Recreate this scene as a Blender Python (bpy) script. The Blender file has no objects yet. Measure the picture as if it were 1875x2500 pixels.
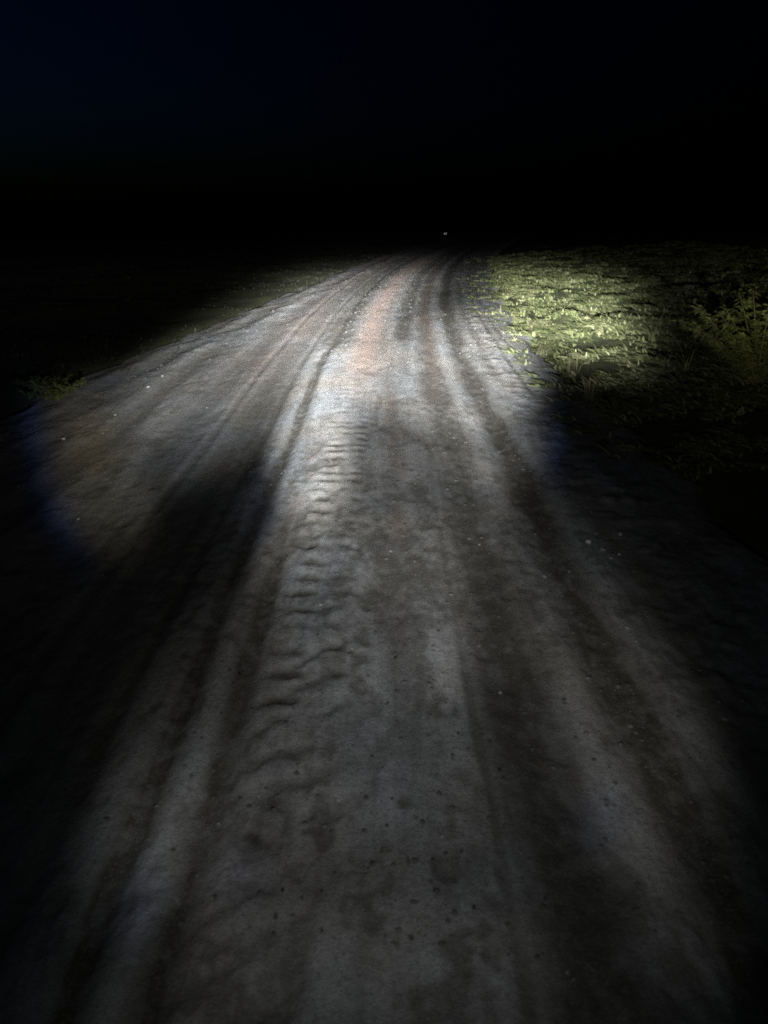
import bpy, math, random
import numpy as np
from mathutils import Vector

rng = np.random.default_rng(7)
random.seed(7)
S = bpy.context.scene
C = S.collection

# ---------------------------------------------------------------- camera
CAM_H = 1.55
PITCH = math.atan(750.0 / 1880.0)              # looking down at the track
cam = bpy.data.objects.new('camera', bpy.data.cameras.new('camera'))
C.objects.link(cam)
cam.location = (0, 0, CAM_H)
cam.rotation_euler = (math.pi / 2 - PITCH, 0, 0)
cam.data.sensor_fit = 'VERTICAL'
cam.data.sensor_height = 24.0
cam.data.lens = 24.0 * 1880.0 / 2500.0
cam.data.clip_start = 0.05
cam.data.clip_end = 3000
cam.data.dof.use_dof = True
cam.data.dof.focus_distance = 8.5
cam.data.dof.aperture_fstop = (cam.data.lens / 1000.0) / 0.007
S.camera = cam

# ---------------------------------------------------------------- night sky
W = bpy.data.worlds.new('World')
S.world = W
W.use_nodes = True
wn, wl = W.node_tree.nodes, W.node_tree.links
sky = wn.new('ShaderNodeTexSky')
sky.sky_type = 'NISHITA'
sky.sun_disc = False
sky.sun_elevation = math.radians(-5.0)          # long after sunset
sky.sun_rotation = math.radians(-70)            # afterglow far to the left
wn['Background'].inputs['Strength'].default_value = 0.15
night = wn.new('ShaderNodeMix'); night.data_type = 'RGBA'; night.blend_type = 'MULTIPLY'   # cold white balance of the night shot
night.inputs[0].default_value = 1.0; night.inputs[7].default_value = (0.05, 0.28, 1.0, 1)
wl.new(sky.outputs['Color'], night.inputs[6])
wl.new(night.outputs[2], wn['Background'].inputs['Color'])

# ---------------------------------------------------------------- exposure
S.view_settings.view_transform = 'Standard'
S.view_settings.look = 'None'
S.view_settings.exposure = 0.0
S.view_settings.gamma = 1.0
S.view_settings.use_curve_mapping = False
S.render.engine = 'CYCLES'
S.cycles.use_denoising = False
S.cycles.filter_width = 2.0
S.cycles.max_bounces = 4
S.cycles.diffuse_bounces = 2
S.cycles.sample_clamp_indirect = 3.0

# ---------------------------------------------------------------- the head lamp that lights the track
# A lamp carried below the camera. Its lens throws a lobed beam; every lobe is
# (sideways tan, down tan, half width, half height, tilt, colour, gain, edge hardness)
LAMP = (0.06, 0.10, 1.10)
WHITE = (0.97, 1.0, 1.02)
LOBES = [
#LOBES_BEGIN
    (-0.0719, -0.1502, 0.0606, 0.0484, -2.918, WHITE, 0.4300, 1.1),
    (-0.0534, -0.1231, 0.1176, 0.0607, 0.030, WHITE, 0.2400, 1.2),
    (-0.0112, -0.0860, 0.0629, 0.0226, -2.835, WHITE, 0.2000, 1.2),
    (0.0854, -0.1502, 0.1031, 0.0569, -0.000, WHITE, 0.3000, 2.5),
    (0.1249, -0.2155, 0.0676, 0.0466, -0.021, WHITE, 0.1400, 1.5),
    (-0.2282, -0.1443, 0.1490, 0.0448, -2.791, WHITE, 0.1500, 1.7),
    (-0.3171, -0.2261, 0.0570, 0.0320, -2.704, WHITE, 0.0300, 1.2),
    (-0.3719, -0.2633, 0.0530, 0.0286, -2.659, WHITE, 0.0180, 1.2),
    (-0.1952, -0.1741, 0.0546, 0.0285, -2.787, WHITE, 0.0800, 1.1),
    (-0.2181, -0.2112, 0.0723, 0.0320, -2.709, WHITE, 0.0750, 1),
    (-0.2148, -0.2589, 0.0574, 0.0323, 1.078, WHITE, 0.0100, 1),
    (-0.1193, -0.0951, 0.0781, 0.0185, -2.861, WHITE, 0.0300, 1.3),
    (-0.4022, -0.1863, 0.0751, 0.0432, -2.877, WHITE, 0.0180, 1.4),
    (-0.4166, -0.2678, 0.0737, 0.0663, 2.274, (1.0, 0.97, 0.82), 0.0270, 2),
    (-0.4077, -0.2155, 0.0367, 0.0313, -2.448, (1.0, 0.7, 0.12), 0.0180, 1.2),
    (-0.4879, -0.2197, 0.0586, 0.0219, 1.494, (0.03, 0.14, 0.9), 0.0130, 1),
    (-0.4757, -0.2999, 0.0395, 0.0263, 1.817, (0.03, 0.15, 0.9), 0.0130, 1),
    (0.2386, -0.1062, 0.0795, 0.0297, 3.004, WHITE, 0.1700, 1.3),
    (0.2153, -0.0806, 0.0991, 0.0342, 3.069, (0.95, 1.0, 0.95), 0.0450, 1.4),
    (0.1543, -0.1118, 0.0429, 0.0408, -0.485, WHITE, 0.1000, 1.3),
    (0.0854, -0.1385, 0.0485, 0.0310, -0.001, WHITE, 0.1600, 1.2),
    (0.0003, -0.2283, 0.0398, 0.0258, 0.034, WHITE, 0.0500, 1.2),
    (-0.1163, -0.2304, 0.0658, 0.0513, 1.033, WHITE, 0.4600, 2.0),
    (-0.1442, -0.3187, 0.0712, 0.0530, 0.975, WHITE, 0.1100, 1.5),
    (-0.0026, -0.2906, 0.1589, 0.1059, 0.038, WHITE, 0.0950, 2.0),
    (-0.0279, -0.4242, 0.2021, 0.1220, 0.033, WHITE, 0.0620, 1.6),
    (0.0730, -0.4457, 0.0760, 0.0446, 1.563, WHITE, 0.0350, 1.5),
    (-0.0917, -0.5851, 0.2941, 0.1615, 0.036, WHITE, 0.0340, 1.6),
    (-0.4266, -0.7386, 0.1577, 0.0864, 0.958, WHITE, 0.0350, 1.5),
    (-0.5109, -0.7530, 0.1775, 0.0596, 0.984, WHITE, 0.0100, 1.5),
    (-0.0889, -0.8278, 0.4269, 0.2547, 0.041, WHITE, 0.0310, 1.6),
    (-0.1113, -1.1334, 0.6021, 0.2464, 0.015, WHITE, 0.0230, 1.6),
    (0.2292, -0.4032, 0.1492, 0.1130, 2.419, WHITE, 0.0250, 1.4),
    (0.3683, -0.6040, 0.2033, 0.1223, 2.145, WHITE, 0.0450, 1.5),
    (0.5040, -0.8671, 0.2195, 0.1172, 2.032, WHITE, 0.0160, 1.5),
    (-0.5000, -0.8434, 0.0944, 0.0420, 1.016, (0.35, 0.6, 1.3), 0.0140, 1.0),
    (-0.3147, -0.8125, 0.0710, 0.0585, 0.448, (0.6, 0.7, 1.2), 0.0100, 1.3),
    (0.3464, -0.7103, 0.0662, 0.0549, -0.281, (0.4, 0.55, 1.3), 0.0120, 1.3),
    (-0.1900, -0.2860, 0.0432, 0.0168, 1.214, (0.1, 0.25, 1.0), 0.0300, 1),
    (0.2211, -0.2197, 0.0342, 0.0158, 1.670, (0.1, 0.25, 1.0), 0.0120, 1),
#LOBES_END
]
VEILS = [
#VEILS_BEGIN
    (-0.2541, -0.0627, 0.2401, 0.0376, -2.888, 0.940, 1.8),
    (-0.2668, -0.3196, 0.1666, 0.0645, -2.587, 0.660, 2.5),
    (0.2560, -0.0248, 0.2118, 0.0251, 3.083, 0.800, 1.6),
    (0.4282, -0.0788, 0.1105, 0.0880, -0.498, 0.930, 1.5),
    (-0.0408, -0.0316, 0.1618, 0.0169, -3.083, 0.800, 2),
    (0.3403, -0.2240, 0.1130, 0.0429, 2.780, 0.600, 2),
#VEILS_END
]
SPILL = [                                        # stray light the lens scatters everywhere
#SPILL_BEGIN
    (0.4802, -0.1006, 0.0821, 0.0548, 2.021, (0.9, 1.0, 0.15), 0.0006, 1.3),
    (-0.6692, -0.9077, 0.3310, 0.2407, 0.783, (0.6, 1.0, 1.1), 0.0016, 1.2),
    (0.5582, -0.8671, 0.3740, 0.2603, 1.965, (0.65, 1.0, 1.05), 0.0020, 1.2),
    (-0.2924, -0.3282, 0.2039, 0.1212, -2.785, WHITE, 0.0022, 1.2),
    (0.4985, -0.4676, 0.2049, 0.1528, 2.070, WHITE, 0.0012, 1.2),
    (-0.1088, -0.4136, 0.8197, 0.5751, 0.097, WHITE, 0.0020, 2),
#SPILL_END
]
ld = bpy.data.lights.new('head_lamp', 'SPOT')
ld.energy = 1.0
ld.spot_size = math.radians(170)
ld.spot_blend = 0.2
ld.shadow_soft_size = 0.018
lamp = bpy.data.objects.new('head_lamp', ld)
C.objects.link(lamp)
lamp.location = LAMP
lamp.rotation_euler = (math.pi / 2, 0, 0)       # straight ahead
ld.use_nodes = True
nt = ld.node_tree
N, L = nt.nodes, nt.links
for n in list(N): N.remove(n)


def vmath(op, a, b=None):
    n = N.new('ShaderNodeVectorMath'); n.operation = op
    for i, x in enumerate((a, b)):
        if x is None: continue
        if isinstance(x, tuple): n.inputs[i].default_value = x
        else: L.new(x, n.inputs[i])
    return n.outputs['Value'] if op in ('DOT_PRODUCT', 'LENGTH') else n.outputs['Vector']


def fmath(op, a, b=None, c=None):
    n = N.new('ShaderNodeMath'); n.operation = op
    for i, x in enumerate((a, b, c)):
        if x is None: continue
        if isinstance(x, (int, float)): n.inputs[i].default_value = x
        else: L.new(x, n.inputs[i])
    return n.outputs[0]


tc = N.new('ShaderNodeTexCoord')
sp = N.new('ShaderNodeSeparateXYZ'); L.new(tc.outputs['Normal'], sp.inputs[0])
nz = fmath('MAXIMUM', fmath('ABSOLUTE', sp.outputs['Z']), 0.02)
LSIGN = 1.0
uu = fmath('MULTIPLY', fmath('DIVIDE', sp.outputs['X'], nz), LSIGN)
vv = fmath('MULTIPLY', fmath('DIVIDE', sp.outputs['Y'], nz), LSIGN)
cb = N.new('ShaderNodeCombineXYZ'); L.new(uu, cb.inputs[0]); L.new(vv, cb.inputs[1]); cb.inputs[2].default_value = 1.0
UV = cb.outputs[0]


def lobe(u, v, su, sv, tilt, p):
    c, s = math.cos(tilt), math.sin(tilt)
    a = vmath('DOT_PRODUCT', UV, (c / su, s / su, -(c * u + s * v) / su))
    b = vmath('DOT_PRODUCT', UV, (-s / sv, c / sv, (s * u - c * v) / sv))
    q = fmath('ADD', fmath('MULTIPLY', a, a), fmath('MULTIPLY', b, b))
    if p != 1: q = fmath('POWER', q, p)
    return fmath('EXPONENT', fmath('MULTIPLY', q, -1.0))


total = None
for (u, v, su, sv, tilt, col, gain, p) in LOBES:
    g = lobe(u, v, su, sv, tilt, p)
    n = N.new('ShaderNodeVectorMath'); n.operation = 'SCALE'
    n.inputs[0].default_value = tuple(gain * x for x in col)
    L.new(g, n.inputs['Scale'])
    total = n.outputs[0] if total is None else vmath('ADD', total, n.outputs[0])
for (u, v, su, sv, tilt, depth, p) in VEILS:     # parts of the lens that pass less light
    g = fmath('MULTIPLY_ADD', lobe(u, v, su, sv, tilt, p), -depth, 1.0)
    n = N.new('ShaderNodeVectorMath'); n.operation = 'SCALE'
    L.new(total, n.inputs[0]); L.new(g, n.inputs['Scale'])
    total = n.outputs[0]
for (u, v, su, sv, tilt, col, gain, p) in SPILL:
    n = N.new('ShaderNodeVectorMath'); n.operation = 'SCALE'
    n.inputs[0].default_value = tuple(gain * x for x in col)
    L.new(lobe(u, v, su, sv, tilt, p), n.inputs['Scale'])
    total = vmath('ADD', total, n.outputs[0])
# throw: the lens sends most light to the far road, little to the near ground
ln2 = fmath('ADD', fmath('ADD', fmath('MULTIPLY', uu, uu), fmath('MULTIPLY', vv, vv)), 1.0)
throw = fmath('DIVIDE', fmath('POWER', ln2, 1.5), fmath('POWER', fmath('MAXIMUM', fmath('MULTIPLY', vv, -1.0), 0.060), 3.0))
LAMP_POWER = 4 * math.pi * math.pi * 4.0
em = N.new('ShaderNodeEmission'); out = N.new('ShaderNodeOutputLight')
L.new(total, em.inputs['Color'])
L.new(fmath('MULTIPLY', throw, LAMP_POWER * LAMP[2] ** 2), em.inputs['Strength'])
L.new(em.outputs[0], out.inputs[0])

# ---------------------------------------------------------------- helpers


def tag(o, label=None, cat=None, group=None, kind=None):
    if label: o['label'] = label
    if cat: o['category'] = cat
    if group: o['group'] = group
    if kind: o['kind'] = kind
    return o


def mesh_np(name, verts, faces, mat, parent=None, smooth=True, loc=None):
    """faces: int array (n,3) or (n,4)"""
    me = bpy.data.meshes.new(name)
    v = np.asarray(verts, dtype=np.float32); f = np.asarray(faces, dtype=np.int32)
    k = f.shape[1]
    me.vertices.add(len(v)); me.vertices.foreach_set('co', v.ravel())
    me.loops.add(f.size); me.loops.foreach_set('vertex_index', f.ravel())
    me.polygons.add(len(f))
    me.polygons.foreach_set('loop_start', np.arange(0, f.size, k, dtype=np.int32))
    me.polygons.foreach_set('loop_total', np.full(len(f), k, dtype=np.int32))
    me.polygons.foreach_set('use_smooth', np.full(len(f), smooth, dtype=bool))
    me.update(calc_edges=True)
    if mat: me.materials.append(mat)
    o = bpy.data.objects.new(name, me); C.objects.link(o)
    if parent: o.parent = parent
    if loc is not None: o.location = loc
    return o


def attr(o, name, vals):
    a = o.data.attributes.new(name, 'FLOAT', 'POINT')
    a.data.foreach_set('value', np.asarray(vals, dtype=np.float32).ravel())


_tab = np.random.default_rng(3).random((256, 256)).astype(np.float32)


def vnoise(x, y):
    xi = np.floor(x).astype(np.int64); yi = np.floor(y).astype(np.int64)
    fx = (x - xi); fy = (y - yi)
    fx = fx * fx * (3 - 2 * fx); fy = fy * fy * (3 - 2 * fy)
    a = _tab[xi & 255, yi & 255]; b = _tab[(xi + 1) & 255, yi & 255]
    c = _tab[xi & 255, (yi + 1) & 255]; d = _tab[(xi + 1) & 255, (yi + 1) & 255]
    return (a + (b - a) * fx) * (1 - fy) + (c + (d - c) * fx) * fy


def fbm(x, y, o=4, gain=0.5):
    s = 0; a = 1; t = 0
    ca, sa = math.cos(0.6), math.sin(0.6)
    for i in range(o):
        s = s + a * vnoise(x + 17.3 * i, y + 9.1 * i); t += a; a *= gain
        x, y = (x * ca - y * sa) * 2.03, (x * sa + y * ca) * 2.03
    return s / t


def sstep(e0, e1, x):
    t = np.clip((x - e0) / (e1 - e0), 0, 1)
    return t * t * (3 - 2 * t)


def bell(x, c, w): return np.exp(-((x - c) / w) ** 2)


def bend(y):                                       # the track swings right beyond 7 m
    y = np.asarray(y, dtype=float)
    d = np.clip(y - 7.0, 0, None)
    return 0.0050 * d ** 2 / (1 + 0.004 * d)


def left_edge(y): return np.interp(y, [0, 6.6, 8.7, 12, 18.6, 24, 60], [-2.72, -2.7, -2.3, -1.95, -1.5, -1.4, -1.4])
def right_edge(y): return np.interp(y, [0, 6, 9.6, 15, 24, 60], [1.62, 1.58, 1.55, 1.62, 1.6, 1.6])


# ---------------------------------------------------------------- shader helpers
class Mat:
    def __init__(self, name):
        self.m = bpy.data.materials.new(name); self.m.use_nodes = True
        self.N = self.m.node_tree.nodes; self.L = self.m.node_tree.links
        self.b = self.N['Principled BSDF']
        self.b.inputs['Specular IOR Level'].default_value = 0.25
        self.b.inputs['Roughness'].default_value = 0.9
    def n(self, t, **k):
        x = self.N.new(t)
        for a, b in k.items(): setattr(x, a, b)
        return x
    def coord(self): return self.n('ShaderNodeTexCoord').outputs['Object']
    def noise(self, scale, detail=4, rough=0.55, stretch=None, dist=0.0, vec=None):
        v = vec if vec is not None else self.coord()
        if stretch:
            mp = self.n('ShaderNodeMapping'); mp.inputs['Scale'].default_value = stretch
            self.L.new(v, mp.inputs['Vector']); v = mp.outputs[0]
        t = self.n('ShaderNodeTexNoise')
        t.inputs['Scale'].default_value = scale; t.inputs['Detail'].default_value = detail
        t.inputs['Roughness'].default_value = rough; t.inputs['Distortion'].default_value = dist
        self.L.new(v, t.inputs['Vector']); return t.outputs['Fac']
    def ramp(self, fac, stops):
        r = self.n('ShaderNodeValToRGB'); e = r.color_ramp.elements
        while len(e) < len(stops): e.new(0.5)
        for x, (p, c) in zip(e, stops): x.position = p; x.color = (*c, 1) if len(c) == 3 else c
        self.L.new(fac, r.inputs[0]); return r.outputs[0]
    def mix(self, fac, a, b, blend='MIX'):
        x = self.n('ShaderNodeMix', data_type='RGBA', blend_type=blend)
        for i, val in ((0, fac), (6, a), (7, b)):
            if isinstance(val, (int, float)): x.inputs[i].default_value = val
            elif isinstance(val, tuple): x.inputs[i].default_value = (*val, 1)
            else: self.L.new(val, x.inputs[i])
        return x.outputs[2]
    def mul(self, a, b, op='MULTIPLY'):
        x = self.n('ShaderNodeMath', operation=op)
        for i, val in ((0, a), (1, b)):
            if isinstance(val, (int, float)): x.inputs[i].default_value = val
            else: self.L.new(val, x.inputs[i])
        return x.outputs[0]
    def attr(self, name): return self.n('ShaderNodeAttribute', attribute_name=name).outputs['Fac']
    def bump(self, h, dist, strength=1.0):
        x = self.n('ShaderNodeBump'); x.inputs['Distance'].default_value = dist; x.inputs['Strength'].default_value = strength
        self.L.new(h, x.inputs['Height']); self.L.new(x.outputs[0], self.b.inputs['Normal'])
    def color(self, c):
        if isinstance(c, tuple): self.b.inputs['Base Color'].default_value = (*c, 1)
        else: self.L.new(c, self.b.inputs['Base Color'])


def road_material():
    M = Mat('dirt_road')
    big = M.noise(1.7, 5, 0.6, (1.0, 0.45, 1.0))
    dust = M.mix(M.ramp(big, [(0.35, (0, 0, 0)), (0.68, (1, 1, 1))]), (0.24, 0.235, 0.225), (0.32, 0.318, 0.31))
    mid = M.noise(9.0, 6, 0.65, (1.0, 0.6, 1.0))
    dust = M.mix(M.ramp(mid, [(0.42, (0, 0, 0)), (0.6, (0.8, 0.8, 0.8))]), dust, (0.215, 0.208, 0.195))
    lat = M.n('ShaderNodeCombineXYZ'); M.L.new(M.attr('lat'), lat.inputs[0]); M.L.new(M.mul(M.attr('along'), 0.055), lat.inputs[1])
    st = M.noise(22.0, 4, 0.6, vec=lat.outputs[0], dist=0.15)
    dust = M.mix(M.ramp(st, [(0.43, (0.9, 0.9, 0.9)), (0.52, (0, 0, 0))]), dust, (0.13, 0.122, 0.11))
    st3 = M.noise(60.0, 3, 0.6, vec=lat.outputs[0], dist=0.1)
    dust = M.mix(M.ramp(st3, [(0.38, (0.7, 0.7, 0.7)), (0.50, (0, 0, 0))]), dust, (0.17, 0.162, 0.15))
    st2 = M.noise(9.0, 3, 0.5, (1.0, 1.6, 1.0), vec=lat.outputs[0], dist=0.2)
    dust = M.mix(M.ramp(st2, [(0.48, (0, 0, 0)), (0.62, (0.75, 0.75, 0.75))]), dust, (0.42, 0.415, 0.405))
    fr = M.noise(4.2, 6, 0.7, (1.0, 0.55, 1.0), dist=0.3)
    dust = M.mix(M.ramp(fr, [(0.50, (0, 0, 0)), (0.63, (0.7, 0.7, 0.7))]), dust, (0.41, 0.41, 0.405))
    crust = M.mul(M.attr('crust'), M.ramp(M.noise(16.0, 5, 0.7, (1.0, 0.7, 1.0)), [(0.38, (0.1, 0.1, 0.1)), (0.58, (1, 1, 1))]))
    dust = M.mix(crust, dust, (0.44, 0.44, 0.435))
    clay = M.mul(M.attr('clay'), M.ramp(M.noise(5.0, 4, 0.6, (1.0, 0.25, 1.0)), [(0.3, (0.6, 0.6, 0.6)), (0.6, (1, 1, 1))]))
    hue = M.noise(1.3, 3, 0.5, (1.0, 0.5, 1.0), dist=0.6)
    dust = M.mix(0.55, dust, M.mix(M.ramp(hue, [(0.40, (0, 0, 0)), (0.62, (1, 1, 1))]), (0.29, 0.262, 0.22), (0.252, 0.275, 0.30)))
    col = M.mix(clay, dust, (0.35, 0.25, 0.205))
    dampn = M.mul(M.attr('damp'), M.ramp(M.noise(14.0, 5, 0.65, (1.0, 0.7, 1.0)), [(0.25, (0.45, 0.45, 0.45)), (0.55, (1, 1, 1))]))
    col = M.mix(dampn, col, (0.062, 0.055, 0.042))
    moss = M.ramp(M.noise(2.6, 4, 0.6, (1.0, 0.5, 1.0)), [(0.52, (0, 0, 0)), (0.75, (0.45, 0.45, 0.45))])
    col = M.mix(M.mul(moss, 0.6), col, (0.13, 0.125, 0.075))
    crumb = M.noise(75.0, 4, 0.75, (1.0, 0.8, 1.0))
    col = M.mix(M.ramp(crumb, [(0.36, (0.5, 0.5, 0.5)), (0.50, (0, 0, 0))]), col, (0.11, 0.104, 0.093))
    grit = M.noise(170.0, 3, 0.7)
    col = M.mix(M.ramp(grit, [(0.58, (0, 0, 0)), (0.70, (0.55, 0.55, 0.55))]), col, (0.40, 0.39, 0.37))
    col = M.mix(M.ramp(M.noise(120.0, 3, 0.7, vec=M.n('ShaderNodeTexCoord').outputs['Object']), [(0.30, (0.55, 0.55, 0.55)), (0.40, (0, 0, 0))]), col, (0.07, 0.062, 0.05))
    M.color(col)
    h = M.mul(M.mul(M.noise(60.0, 5, 0.75, (1.0, 0.8, 1.0)), 0.8), M.mul(M.noise(240.0, 2, 0.6), 0.5), 'ADD')
    M.bump(h, 0.009, 1.0)
    return M.m


def earth_material():
    M = Mat('verge_earth')
    a = M.noise(1.1, 6, 0.65)
    col = M.ramp(a, [(0.3, (0.03, 0.032, 0.014)), (0.55, (0.06, 0.066, 0.028)), (0.75, (0.10, 0.095, 0.055))])
    M.color(col)
    M.bump(M.noise(30.0, 6, 0.7), 0.03, 0.9)
    return M.m


def blade_material(name, a, b, c):
    M = Mat(name)
    r = M.ramp(M.attr('tone'), [(0.0, a), (0.5, b), (1.0, c)])
    M.color(r)
    M.b.inputs['Roughness'].default_value = 0.6
    return M.m


def stone_material(name, a, b):
    M = Mat(name)
    M.color(M.ramp(M.noise(40.0, 5, 0.6), [(0.35, a), (0.65, b)]))
    M.b.inputs['Roughness'].default_value = 0.75
    M.bump(M.noise(90.0, 4, 0.6), 0.004, 0.7)
    return M.m


ROAD = road_material()
EARTH = earth_material()
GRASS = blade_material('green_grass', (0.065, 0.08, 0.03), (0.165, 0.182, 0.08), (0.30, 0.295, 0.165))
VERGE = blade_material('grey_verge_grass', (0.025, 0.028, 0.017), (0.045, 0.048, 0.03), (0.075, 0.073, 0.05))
DRY = blade_material('dry_grass', (0.07, 0.065, 0.036), (0.11, 0.105, 0.06), (0.17, 0.16, 0.10))
LEAF = blade_material('weed_leaf', (0.06, 0.08, 0.02), (0.12, 0.13, 0.04), (0.19, 0.19, 0.07))
STEM = stone_material('weed_stem', (0.10, 0.08, 0.05), (0.16, 0.14, 0.09))
PALE = stone_material('pale_stone', (0.24, 0.235, 0.22), (0.42, 0.41, 0.39))
DARK = stone_material('dark_stone', (0.025, 0.023, 0.02), (0.06, 0.055, 0.05))
GRIT = stone_material('road_gravel', (0.05, 0.048, 0.043), (0.13, 0.126, 0.118))

# ---------------------------------------------------------------- ground to the horizon


def ground_z(x, y):
    s = x - bend(y)
    z = -0.16 + 0.0 * s
    r = s - right_edge(y); l = left_edge(y) - s
    z = z + 0.19 * sstep(-0.05, 0.55, r) + 0.18 * sstep(-0.05, 0.6, l)
    z = z + 0.06 * np.clip(r - 0.4, 0, 9) * (1 - 0.6 * sstep(9, 40, r))          # the right bank rises
    far = np.maximum(r, l)
    z = z + (0.14 * (fbm(x * 0.55, y * 0.55, 3) - 0.5) + 0.26 * (fbm(x * 1.9, y * 1.9, 2) - 0.5) * sstep(0.1, 0.6, r)) * sstep(0.2, 1.2, far)
    return z


def spaced(a, b, first, ratio):
    p = [a]; d = first
    while p[-1] < b: p.append(p[-1] + d); d *= ratio
    return np.array(p)


gx = spaced(0, 700, 0.07, 1.022); gx = np.concatenate([-gx[:0:-1], gx])
gy = np.concatenate([-spaced(0, 300, 0.3, 1.12)[:0:-1], spaced(0, 900, 0.06, 1.0085)])
GX, GY = np.meshgrid(gx, gy)


def grid_faces(ny, nx):
    i = np.arange(ny * nx).reshape(ny, nx)
    return np.stack([i[:-1, :-1], i[:-1, 1:], i[1:, 1:], i[1:, :-1]], -1).reshape(-1, 4)


ground = mesh_np('ground', np.stack([GX, GY, ground_z(GX, GY)], -1).reshape(-1, 3), grid_faces(*GX.shape), EARTH)
tag(ground, kind='structure')

# ---------------------------------------------------------------- the dirt road: ruts, tyre treads, ridges


def road_height(s, y):
    """height, damp, clay over the track, s = metres from its line"""
    wob = 0.05 * (fbm(y * 0.5, s * 0 + 3.0, 2) - 0.5)
    q = s + wob
    le = left_edge(y) + 0.45 * (fbm(y * 1.3, s * 0 + 1.0, 4) - 0.5)
    re = right_edge(y) + 0.30 * (fbm(y * 1.6, s * 0 + 6.0, 4) - 0.5)
    z = 0.02 * np.cos(np.clip(s / 2.2, -1.5, 1.5))
    z = z + 0.022 * (fbm(q * 1.6, y * 0.7, 3) - 0.5)
    near = 1 - sstep(5.0, 14.0, y)
    lump = (fbm(q * 9, y * 5.5, 4, 0.55) - 0.5)
    clod = np.clip(fbm(q * 13 + 3, y * 9 + 8, 3, 0.6) - 0.56, 0, 1)
    z = z + (0.006 - 0.002 * sstep(3, 8, y)) * lump - 0.020 * clod * (1 - 0.75 * sstep(3, 7, y))
    z = z + (0.006 - 0.002 * sstep(3, 8, y)) * (fbm(q * 34 + 5, y * 22, 3, 0.55) - 0.5)
    damp = np.zeros_like(s); clay = np.zeros_like(s)

    def rut(c, w, d, dm, along=(0, 99)):
        nonlocal z, damp
        k = bell(q, c, w) * sstep(along[0], along[0] + 1.0, y) * (1 - sstep(along[1] - 2, along[1], y))
        edge = bell(q, c - 1.9 * w, w * 0.8) + bell(q, c + 1.9 * w, w * 0.8)
        z = z - 0.34 * d * k + 0.05 * d * edge
        damp = np.maximum(damp, dm * np.clip(k * 1.35 * (0.12 + 1.7 * fbm(s * 7 + c * 9, y * 2.0, 4, 0.6)), 0, 1))
    rut(-0.655, 0.042, 0.050, 1.0)
    rut(-0.475, 0.045, 0.040, 1.0, (0, 4.6))
    rut(-0.86, 0.035, 0.03, 0.7)
    rut(-1.22, 0.03, 0.03, 0.6)
    rut(0.30, 0.018, 0.02, 0.6, (0, 5))
    rut(0.745, 0.03, 0.010, 0.6, (0, 6))
    rut(-1.00, 0.16, 0.045, 0.55)
    rut(-1.45, 0.12, 0.035, 0.5)
    rut(-1.95, 0.10, 0.035, 0.6)
    rut(-2.35, 0.12, 0.04, 0.5)
    rut(0.07, 0.06, 0.012, 0.45, (1.5, 9))
    rut(0.23, 0.05, 0.02, 0.3, (7, 40))
    rut(0.47, 0.12, 0.022, 0.85)
    rut(0.83, 0.10, 0.04, 1.0)
    rut(0.86, 0.10, 0.03, 0.9, (9, 60))
    rut(1.31, 0.022, 0.025, 0.85, (6, 40))
    rut(1.43, 0.018, 0.025, 0.7, (7, 40))
    rut(0.21, 0.14, 0.03, 0.95, (9, 60))
    rut(-0.63, 0.18, 0.05, 1.0, (8.5, 60))
    rut(1.10, 0.05, 0.03, 0.5, (7, 40))
    rut(1.15, 0.10, 0.02, 0.75, (0, 5.5))
    rut(-0.05, 0.05, 0.02, 0.35, (8, 40))

    # tyre tread: crescent lugs pressed into the soft strip
    tr = bell(q, -0.325, 0.075) * sstep(1.2, 1.6, y) * (1 - sstep(5.8, 7.4, y))
    ph = (y + 2.6 * (q + 0.27) ** 2 + 0.35 * (q + 0.34) + 0.08 * (fbm(q * 7, y * 5, 3) - 0.5) + 0.03 * (fbm(q * 26, y * 20, 2) - 0.5)) / 0.155
    lug = np.clip(np.cos(2 * np.pi * ph) * 0.5 + 0.5, 0, 1) ** 2.0
    pres = np.clip(fbm(s * 9.0 + 40, y * 5.0, 3, 0.6) * 3.4 - 1.0, 0, 1)
    z = z - 0.012 * tr * lug * pres
    damp = np.maximum(damp, np.clip(1.3 * tr * lug * pres, 0, 0.95))
    tr3 = bell(q, -0.165, 0.055) * sstep(1.9, 2.4, y) * (1 - sstep(5.2, 6.6, y))
    lug3 = np.clip(np.cos(2 * np.pi * (ph + 0.5 - 3.2 * (q + 0.17))) * 0.5 + 0.5, 0, 1) ** 2.0
    z = z - 0.010 * tr3 * lug3 * pres
    damp = np.maximum(damp, np.clip(0.9 * tr3 * lug3 * pres, 0, 0.8))
    # slanting bars nearer the camera
    tr2 = bell(q, -0.25, 0.14) * (1 - sstep(2.2, 3.4, y))
    ph2 = (y - 0.75 * (q + 0.3) + 0.16 * (fbm(q * 6, y * 5, 3) - 0.5)) / 0.17
    bar = np.clip(np.cos(2 * np.pi * ph2) * 0.5 + 0.5, 0, 1) ** 2
    pr2 = np.clip(fbm(s * 8 + 9, y * 6.0, 3, 0.6) * 3.4 - 1.3, 0, 1)
    z = z - 0.013 * tr2 * bar * pr2
    damp = np.maximum(damp, 0.75 * tr2 * bar * pr2)
    # damp hollows
    hol = fbm(s * 4.5 + 70, y * 1.7, 5, 0.65)
    damp = np.maximum(damp, np.clip(clod * 4.5, 0, 0.6) * (1 - 0.6 * sstep(4, 8, y)))
    damp = np.maximum(damp, 0.75 * sstep(0.50, 0.74, hol) * (1 - 0.6 * sstep(4, 8, y)))
    z = z - 0.007 * sstep(0.50, 0.74, hol)
    # reddish clay worn bare on the crowns between the ruts
    far = sstep(5.5, 9.0, y)
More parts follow.
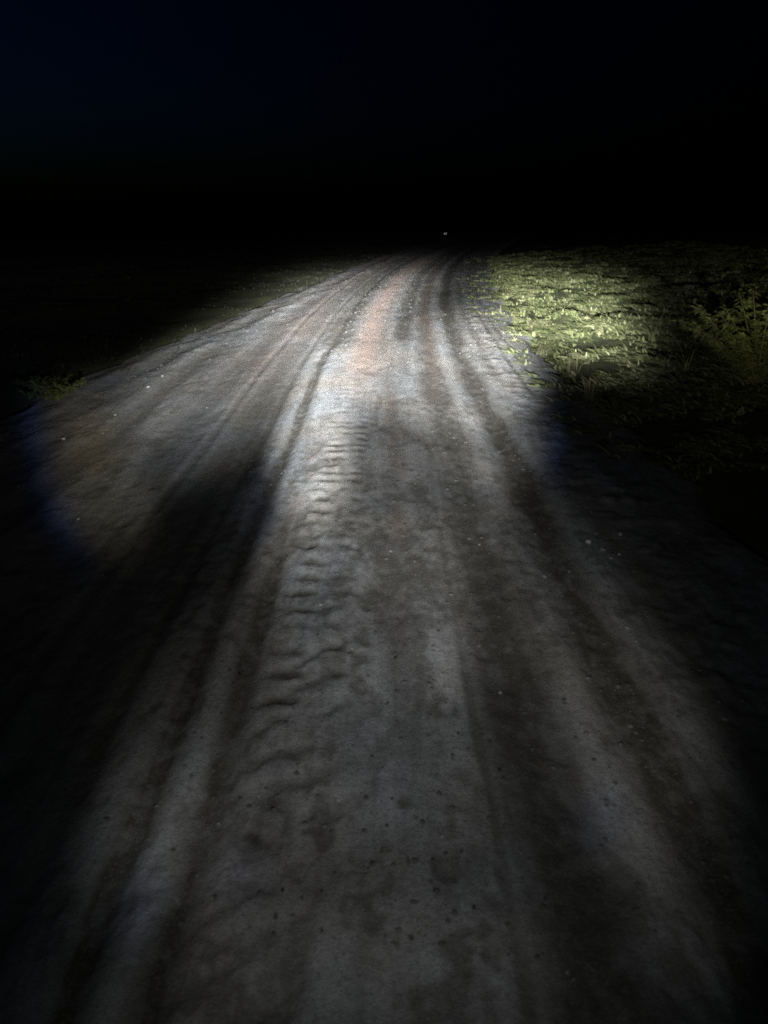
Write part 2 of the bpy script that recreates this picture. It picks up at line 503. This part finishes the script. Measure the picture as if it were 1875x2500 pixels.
    clay = np.clip(1.0 * bell(q, -0.22, 0.19) * far + 1.0 * bell(q, 0.49, 0.09) * far
                   + 0.4 * bell(q, -1.25, 0.35) * far + 0.5 * bell(q + 0.12 * (fbm(q * 0 + 5, y * 2.5, 3) - 0.5), 0.07, 0.05) * (1 - far) * sstep(2.2, 3.0, y) * sstep(0.38, 0.6, fbm(q * 8, y * 2.2, 3))
                   + 0.45 * bell(q, -0.46, 0.05) * sstep(0.4, 0.6, fbm(q * 12, y * 5, 3)) * sstep(3.2, 3.8, y) * (1 - sstep(4.8, 5.4, y)), 0, 1)
    # stony lips along both sides
    lipn = fbm(s * 7 + 11, y * 7, 4, 0.6)
    z = z + (0.045 * np.clip(lipn - 0.42, 0, 1) * (bell(s, 1.22, 0.16) + 0.8 * bell(s, re - 0.1, 0.15)))
    z = z + 0.022 * bell(s, le + 0.22, 0.10) * (0.3 + lipn) + 0.02 * bell(s, le - 0.12, 0.09) * (0.3 + lipn)
    # edges run down under the verge
    z = z - 0.17 * sstep(0.12, 0.50, s - re) - 0.17 * sstep(0.32, 0.62, le - s)
    crust = np.clip(bell(q, 1.28, 0.22) * sstep(5, 7.5, y) + (0.9 * bell(q, 0.22, 0.07) + 0.3 * bell(q, -0.05, 0.1)) * (1 - sstep(3.2, 4.5, y))
                    + 0.7 * bell(q, 0.64, 0.08) + 0.75 * bell(q, -0.565, 0.045) + 0.5 * bell(q, -0.80, 0.07)
                    + 0.8 * bell(q, -0.27, 0.12) * sstep(3.6, 4.6, y) * (1 - sstep(6.5, 9, y)), 0, 1)
    crust = crust * np.clip(fbm(s * 5 + 33, y * 1.1, 3) * 2.2 - 0.45, 0, 1)
    return z, damp, clay, crust


ry = [0.45]
while ry[-1] < 70: ry.append(ry[-1] * 1.0058)
ry = np.array(ry)
rs = np.concatenate([np.linspace(-3.5, -1.1, 160, endpoint=False), np.linspace(-1.1, 1.0, 300, endpoint=False), np.linspace(1.0, 2.25, 100)])
RS, RY = np.meshgrid(rs, ry)
rz, rd, rc, rk = road_height(RS, RY)
road = mesh_np('road', np.stack([RS + bend(RY), RY, rz], -1).reshape(-1, 3), grid_faces(*RS.shape), ROAD)
attr(road, 'lat', RS); attr(road, 'along', RY); attr(road, 'crust', rk); attr(road, 'damp', rd); attr(road, 'clay', rc)
tag(road, kind='structure')


def road_z(x, y):
    s = np.asarray([x - bend(y)], dtype=float).ravel(); yy = np.asarray([y], dtype=float).ravel()
    return road_height(s, yy)[0]


def floor_z(x, y):
    return np.maximum(road_z(x, y), ground_z(np.atleast_1d(x), np.atleast_1d(y)))


def at(px, py, z=0.0):
    """photo position -> point on the ground, used to survey where things stand"""
    r = (px - 937.5) / 1880.0; d = (py - 1250.0) / 1880.0
    dy = math.cos(PITCH) - d * math.sin(PITCH); dz = -math.sin(PITCH) - d * math.cos(PITCH)
    t = (CAM_H - z) / -dz
    return r * t, dy * t


# ---------------------------------------------------------------- grass
def blades(pos, per, length, width, spread, lean, seed, up=0.9):
    """pos (n,3) tuft feet -> verts, tris, tone"""
    r = np.random.default_rng(seed)
    n = len(pos) * per
    foot = np.repeat(pos, per, 0) + np.stack([r.normal(0, spread, n), r.normal(0, spread, n), np.zeros(n)], -1)
    az = r.uniform(0, 2 * np.pi, n)
    out = np.stack([np.cos(az), np.sin(az)], -1) * r.uniform(0.3, 1.0, (n, 1)) + np.asarray(lean)
    ts = np.repeat(r.uniform(0.65, 1.25, len(pos)), per)
    ln = length * ts * r.uniform(0.5, 1.2, n)
    wd = width * r.uniform(0.6, 1.3, n)
    on = out / np.maximum(np.linalg.norm(out, axis=1, keepdims=True), 1e-4)
    bendk = np.linalg.norm(out, axis=1) * r.uniform(0.5, 1.1, n)
    side = np.stack([-on[:, 1], on[:, 0]], -1)
    tw = r.uniform(-0.6, 0.6, n)
    V = np.zeros((n, 7, 3), np.float32)
    for k, f in enumerate((0.0, 0.4, 0.75)):
        ang = bendk * f * 1.25
        hgt = ln * f * np.cos(ang * 0.75) * up
        rch = ln * f * np.sin(np.clip(ang, 0, 1.4)) * 0.85
        w = wd * (1.0, 0.85, 0.5)[k]
        for j, sg in enumerate((-1, 1)):
            V[:, 2 * k + j, 0] = foot[:, 0] + on[:, 0] * rch + side[:, 0] * w * sg
            V[:, 2 * k + j, 1] = foot[:, 1] + on[:, 1] * rch + side[:, 1] * w * sg
            V[:, 2 * k + j, 2] = foot[:, 2] + hgt + w * sg * tw
    ang = bendk * 1.25
    V[:, 6, 0] = foot[:, 0] + on[:, 0] * ln * np.sin(np.clip(ang, 0, 1.4)) * 0.9
    V[:, 6, 1] = foot[:, 1] + on[:, 1] * ln * np.sin(np.clip(ang, 0, 1.4)) * 0.9
    V[:, 6, 2] = foot[:, 2] + np.maximum(ln * np.cos(ang * 0.85) * up, 0.02)
    b = (np.arange(n) * 7)[:, None, None]
    T = np.array([[0, 1, 3], [0, 3, 2], [2, 3, 5], [2, 5, 4], [4, 5, 6]])[None] + b
    tone = np.repeat(np.clip(np.repeat(r.normal(0.5, 0.2, len(pos)), per) + r.normal(0, 0.15, n), 0, 1), 7)
    return V.reshape(-1, 3), T.reshape(-1, 3), tone


def scatter(n, xr, yr, seed, keep):
    r = np.random.default_rng(seed)
    y = yr[0] * (yr[1] / yr[0]) ** r.random(n)
    x = r.uniform(*xr, n)
    m = keep(x, y, r)
    x, y = x[m], y[m]
    return np.stack([x, y, np.maximum(ground_z(x, y), road_height(x - bend(y), y)[0]) - 0.01], -1)


def grass_field(name, pos, per, length, width, spread, lean, seed, mat, label, up):
    v, t, tone = blades(pos, per, length, width, spread, lean, seed, up)
    o = mesh_np(name, v, t, mat); attr(o, 'tone', tone)
    return tag(o, label, 'grass', kind='stuff')


def right_keep(x, y, r):
    d = x - bend(y) - right_edge(y)
    cl = fbm(x * 1.3 + 31, y * 1.3, 3)
    creep = (d > -0.35) & (r.random(len(x)) < 0.10)
    return creep & (d < 0.3) | (d > 0.22 + 0.25 * (fbm(x * 0 + 2, y * 1.5, 2) - 0.5)) & (cl + r.normal(0, 0.05, len(x)) + 0.35 * (fbm(x * 4.5 + 3, y * 4.5, 2) - 0.5) > 0.31)


def left_keep(x, y, r):
    d = left_edge(y) - (x - bend(y))
    cl = fbm(x * 1.1 + 57, y * 1.1, 3)
    return ((d > 0.05) & (r.random(len(x)) < 0.25)) | (d > 0.35) & (cl + r.normal(0, 0.06, len(x)) > 0.47)


pr = scatter(17000, (1.4, 10.0), (4.5, 26.0), 21, right_keep)
grass_field('verge_grass', pr, 14, 0.15, 0.0095, 0.05, (-0.9, 0.1), 22, GRASS,
            'dense yellow-green grass on the right verge lit by the lamp beam', 0.42)
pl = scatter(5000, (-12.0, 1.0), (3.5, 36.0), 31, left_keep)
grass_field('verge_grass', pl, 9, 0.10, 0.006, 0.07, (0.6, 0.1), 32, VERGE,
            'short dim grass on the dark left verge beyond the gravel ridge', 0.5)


def tuft(name, px, py, n, length, mat, label, cat, seed, width=0.0035, lean=(0, 0), group=None, spread=0.05):
    x, y = at(px, py); z = float(floor_z(x, y)[0])
    v, t, tone = blades(np.zeros((1, 3)), n, length, width, spread, lean, seed)
    o = mesh_np(name, v, t, mat, loc=(x, y, z - 0.01)); attr(o, 'tone', tone)
    return tag(o, label, cat, group)


G = 'dry tufts along the right road edge'
tuft('grass_tuft', 1300, 800, 22, 0.20, DRY, 'upper of the two pale dry grass tufts where gravel meets green verge', 'grass tuft', 41, group=G)
tuft('grass_tuft', 1322, 866, 28, 0.22, DRY, 'brightest pale dry grass tuft standing at the gravel edge below the green grass', 'grass tuft', 42, group=G)
tuft('grass_tuft', 1396, 905, 18, 0.24, DRY, 'tall thin dry grass tuft leaning right just below the bright green patch', 'grass tuft', 43, lean=(0.5, 0), group=G)
tuft('grass_tuft', 1440, 990, 20, 0.24, DRY, 'dim dry grass tuft in the shade at the lower end of the verge', 'grass tuft', 44, group=G)
tuft('grass_tuft', 1218, 765, 18, 0.17, DRY, 'short dry tuft farthest up the right road edge', 'grass tuft', 45, group=G)


def stalk(px, py, hgt, lean, label, seed):
    """one dry weed stalk with a drooping seed head"""
    r = random.Random(seed)
    x, y = at(px, py); z = float(floor_z(x, y)[0])
    root = bpy.data.objects.new('dry_stalk', None); C.objects.link(root); root.location = (x, y, z)
    tag(root, label, 'weed', 'dry stalks in the verge')
    pts = [Vector((lean * hgt * (k / 6) ** 2, 0, hgt * k / 6)) for k in range(7)]
    V = []; T = []
    for k, p in enumerate(pts):
        rad = 0.004 * (1 - 0.7 * k / 6)
        for j in range(5):
            a = 2 * math.pi * j / 5
            V.append((p.x + rad * math.cos(a), p.y + rad * math.sin(a), p.z))
    for k in range(6):
        for j in range(5):
            a, b = k * 5 + j, k * 5 + (j + 1) % 5
            T += [(a, b, b + 5), (a, b + 5, a + 5)]
    mesh_np('stem', V, T, STEM, root)
    pos = np.array([[pts[k].x, 0, pts[k].z] for k in (4, 5, 6)])
    for i, p in enumerate(pos):
        v, t, tone = blades(np.zeros((1, 3)), 5, 0.05, 0.002, 0.003, (0.6 * lean, 0), seed + 7 * i)
        o = mesh_np('seed_head', v, t, VERGE, root, loc=p); attr(o, 'tone', tone); tag(o, kind='stuff')
    v, t, tone = blades(np.zeros((1, 3)), 12, 0.25, 0.005, 0.015, (0, 0), seed + 1)
    o = mesh_np('leaf_rosette', v, t, GRASS, root); attr(o, 'tone', tone)


stalk(1590, 845, 0.55, 0.45, 'pale dry stalk rising above the right end of the lit grass', 51)
stalk(1668, 935, 0.40, -0.5, 'dim dry stalk in the dark right of the lit grass', 52)


def weed(name, px, py, nstem, hgt, rad, nleaf, leaf, label, cat, seed):
    """leafy plant: several stems with many leaves through its volume"""
    r = np.random.default_rng(seed)
    x, y = at(px, py); z = float(floor_z(x, y)[0])
    root = bpy.data.objects.new(name, None); C.objects.link(root); root.location = (x, y, z - 0.02)
    tag(root, label, cat)
    LV = []; LT = []; LTone = []
    for k in range(nstem):
        az = r.uniform(0, 6.283); rr = rad * math.sqrt(r.random()); hh = hgt * r.uniform(0.55, 1.0)
        tip = np.array([rr * math.cos(az), rr * math.sin(az), hh])
        V = []; T = []
        for i in range(6):
            f = i / 5
            p = np.array([tip[0] * f ** 1.4, tip[1] * f ** 1.4, hh * f]); w = 0.009 * (1 - 0.75 * f)
            for j in range(5):
                a = 2 * math.pi * j / 5
                V.append(p + (w * math.cos(a), w * math.sin(a), 0))
        for i in range(5):
            for j in range(5):
                a, b = i * 5 + j, i * 5 + (j + 1) % 5
                T += [(a, b, b + 5), (a, b + 5, a + 5)]
        mesh_np('stem', V, T, STEM, root)
        tone0 = r.uniform(0.2, 0.8)
        for i in range(nleaf):
            f = r.uniform(0.2, 1.02)
            p = np.array([tip[0] * f ** 1.4, tip[1] * f ** 1.4, hh * f])
            a = r.uniform(0, 6.283); d = np.array([math.cos(a), math.sin(a), r.uniform(-0.5, 0.7)])
            sd = np.array([-math.sin(a), math.cos(a), r.uniform(-0.4, 0.4)])
            l = leaf * r.uniform(0.6, 1.3); w = l * 0.24
            b = len(LV)
            p = p + d * leaf * 0.15
            LV += [p, p + d * l * 0.45 + sd * w, p + d * l + (0, 0, -0.25 * l), p + d * l * 0.45 - sd * w]
            LT += [(b, b + 1, b + 2), (b, b + 2, b + 3)]
            LTone += [np.clip(tone0 + r.normal(0, 0.15), 0, 1)] * 4
    o = mesh_np('foliage', LV, LT, LEAF, root, smooth=False); attr(o, 'tone', LTone)


weed('roadside_shrub', 1835, 985, 30, 0.75, 0.7, 120, 0.05, 'leafy olive shrub at the dark right edge of the picture', 'shrub', 61)
weed('weed_clump', 140, 975, 14, 0.22, 0.35, 50, 0.05, 'dim yellow-brown weed clump on the left verge where the beam ends', 'weed', 62)

# ---------------------------------------------------------------- stones
def icosphere(sub):
    import bmesh
    bm = bmesh.new(); bmesh.ops.create_icosphere(bm, subdivisions=sub, radius=1.0)
    v = np.array([x.co[:] for x in bm.verts]); f = np.array([[q.index for q in p.verts] for p in bm.faces])
    bm.free(); return v, f


def stone_mesh(seed, sub=2, mat=PALE):
    r = np.random.default_rng(seed)
    v, f = icosphere(sub)
    for k in range(11):                                       # chip flat facets off
        d = r.normal(0, 1, 3); d /= np.linalg.norm(d); c = r.uniform(0.4, 0.75)
        over = np.clip(v @ d - c, 0, None); v = v - over[:, None] * d
    v = v * (1 + 0.10 * r.normal(0, 1, (len(v), 1))) * np.array([1.0, 0.75, 0.62])
    o = mesh_np('stone', v, f, mat, smooth=False)
    me = o.data; bpy.data.objects.remove(o); return me


PV = [stone_mesh(100 + k) for k in range(5)]
DV = [stone_mesh(120 + k, mat=DARK) for k in range(4)]
GS = 'loose stones on the track'


def stone(px, py, size, label, dark=False, k=[0]):
    k[0] += 1
    x, y = at(px, py, 0.02)
    z = float(road_z(x, y)[0]) if left_edge(y) - 0.3 < x - float(bend(y)) < right_edge(y) + 0.3 else float(floor_z(x, y)[0])
    dist = math.hypot(y, CAM_H)
    r = 0.36 * size * dist / 1880.0
    o = bpy.data.objects.new('stone', (DV if dark else PV)[k[0] % (4 if dark else 5)])
    C.objects.link(o)
    o.scale = (r, r, r); o.rotation_euler = (random.uniform(-.3, .3), random.uniform(-.3, .3), random.uniform(0, 6.28))
    o.location = (x, y, z + 0.35 * r)
    tag(o, label, 'stone', GS)


for a in [
    (155, 1068, 18, 'pale stone at the left end of the beam beside the blue fringe'),
    (45, 1188, 14, 'tiny pale stone alone in the dark at the far left'),
    (190, 1266, 14, 'small pale stone low in the left wedge of light'),
    (362, 945, 15, 'white stone sitting just inside the left gravel ridge'),
    (396, 918, 11, 'pale stone next to the ridge, above the white stone'),
    (281, 1010, 11, 'small pale stone in the outer left rut'),
    (1436, 1325, 28, 'largest pale stone of the cluster on the dark right side'),
    (1472, 1342, 24, 'flat pale stone right below the largest one of the right cluster'),
    (1513, 1304, 20, 'topmost pale stone of the cluster on the dark right side'),
    (1513, 1349, 19, 'rightmost pale stone of the cluster on the dark right side'),
    (1492, 1359, 14, 'small low stone between the flat and rightmost stones of the right cluster'),
    (1656, 1300, 13, 'lone small stone right of the stone cluster'),
    (1330, 1403, 20, 'pale stone left of and below the right stone cluster'),
    (1530, 1530, 20, 'upper of two bright stones on the dark right strip'),
    (1553, 1565, 16, 'lower of two bright stones on the dark right strip'),
    (1770, 1752, 20, 'dim stone by the right picture edge at mid height'),
    (1222, 1683, 18, 'stone on the dark damp strip right of the middle'),
    (1171, 1325, 14, 'small white stone above the pale strip right of the middle'),
    (784, 1476, 18, 'bright white stone on the tyre tread marks'),
    (860, 1586, 17, 'pale stone in the middle below the tread marks'),
    (955, 1345, 16, 'pale stone beside the rust-brown stripe'),
    (825, 1950, 20, 'pale stone in the middle of the near ground'),
    (535, 2007, 16, 'small white stone in the near left rut'),
    (1273, 2078, 16, 'white stone near the damp edge, lower right'),
    (1402, 2382, 18, 'white stone near the bottom edge, right of the middle'),
    (1388, 2367, 22, 'dull stone touching the white one near the bottom edge'),
    (1078, 2042, 20, 'dull stone on the near ground right of the middle'),
    (637, 2475, 14, 'tiny stone at the bottom edge left of the middle'),
    (1516, 965, 20, 'pale block-like stone in the dark grass below the lit patch'),
    (1391, 964, 18, 'square pale stone at the edge between gravel and grass'),
]: stone(*a)
for a in [
    (584, 1643, 22, 'larger black pebble between the two left ruts'),
    (570, 1664, 15, 'smaller black pebble beside the larger one between the left ruts'),
    (540, 1740, 13, 'black pebble lowest of those between the left ruts'),
    (948, 1717, 15, 'black pebble in the middle of the track'),
    (1118, 1787, 14, 'black pebble on the pale strip right of the middle'),
    (1220, 1877, 20, 'black pebble at the corner of the damp strip'),
    (1056, 2094, 17, 'black pebble on the near ground right of the middle'),
    (1157, 2216, 20, 'black pebble lowest on the right near ground'),
    (785, 2170, 18, 'black pebble in the middle of the near ground'),
    (690, 2173, 20, 'black pebble left of the middle on the near ground'),
    (966, 1608, 20, 'black pebble below the rust-brown stripe'),
]: stone(*a, dark=True)


def gravel():
    r = np.random.default_rng(77)
    v0, f0 = icosphere(1)
    n = 5200
    y = 1.2 * (28 / 1.2) ** r.random(n)
    pick = r.random(n)
    re = np.array([right_edge(k) for k in y]); le = np.array([left_edge(k) for k in y])
    s = np.where(pick < 0.34, r.normal(1.22, 0.16, n), np.where(pick < 0.46, le + 0.2 + r.normal(0, 0.10, n),
        np.where(pick < 0.60, r.normal(0.1, 0.12, n), np.where(pick < 0.68, r.normal(-0.5, 0.1, n), r.uniform(-2.6, 1.6, n)))))
    s = np.where((pick < 0.34) & (y < 5.0), r.uniform(-0.4, 1.4, n), s)
    z = road_height(s, y)[0]
    size = 0.0034 * (1 + 2.4 * r.random(n) ** 4) * (0.62 + 0.045 * np.clip(y, 0, 12))
    size = np.where(pick < 0.46, size * 1.25, size)
    V = v0[None] * (1 + 0.16 * r.normal(0, 1, (n, len(v0), 1)))
    V = V * size[:, None, None] * np.stack([r.uniform(0.8, 1.3, n), r.uniform(0.7, 1.1, n), r.uniform(0.5, 0.8, n)], -1)[:, None]
    V = V + np.stack([s + bend(y), y, z + 0.25 * size], -1)[:, None]
    T = f0[None] + (np.arange(n) * len(v0))[:, None, None]
    o = mesh_np('gravel', V.reshape(-1, 3), T.reshape(-1, 3), GRIT, smooth=False)
    tag(o, 'fine loose gravel strewn over the dirt road and its edges', 'gravel', kind='stuff')


gravel()

# ---------------------------------------------------------------- far marker post
px_, py_ = 2.62, 35.0
post = bpy.data.objects.new('marker_post', None); C.objects.link(post)
pz = float(floor_z(px_, py_)[0])
post.location = (px_, py_, pz)
tag(post, 'tiny far marker with two glinting white strips beyond the end of the road', 'marker post')
PM = stone_material('post_timber', (0.015, 0.013, 0.012), (0.03, 0.027, 0.024))
RM = Mat('reflective_strip'); RM.color((0.9, 0.9, 0.9)); RM.b.inputs['Metallic'].default_value = 1.0; RM.b.inputs['Roughness'].default_value = 0.35


def box_mesh(name, w, d, h, mat, parent, loc, roty=0.0):
    v = np.array([[x * w / 2, y * d / 2, z * h / 2] for x in (-1, 1) for y in (-1, 1) for z in (-1, 1)])
    f = np.array([[0, 1, 3, 2], [4, 6, 7, 5], [0, 4, 5, 1], [2, 3, 7, 6], [0, 2, 6, 4], [1, 5, 7, 3]])
    o = mesh_np(name, v, f, mat, parent, smooth=False); o.location = loc; o.rotation_euler = (0, roty, 0)
    return o


box_mesh('stake', 0.045, 0.05, 0.50, PM, post, (0, 0, 0.25))
box_mesh('head_plate', 0.12, 0.012, 0.13, PM, post, (0, -0.033, 0.40))
box_mesh('reflective_strip', 0.020, 0.006, 0.075, RM.m, post, (-0.030, -0.043, 0.395), 0.28)
box_mesh('reflective_strip', 0.020, 0.006, 0.075, RM.m, post, (0.030, -0.043, 0.405), -0.28)
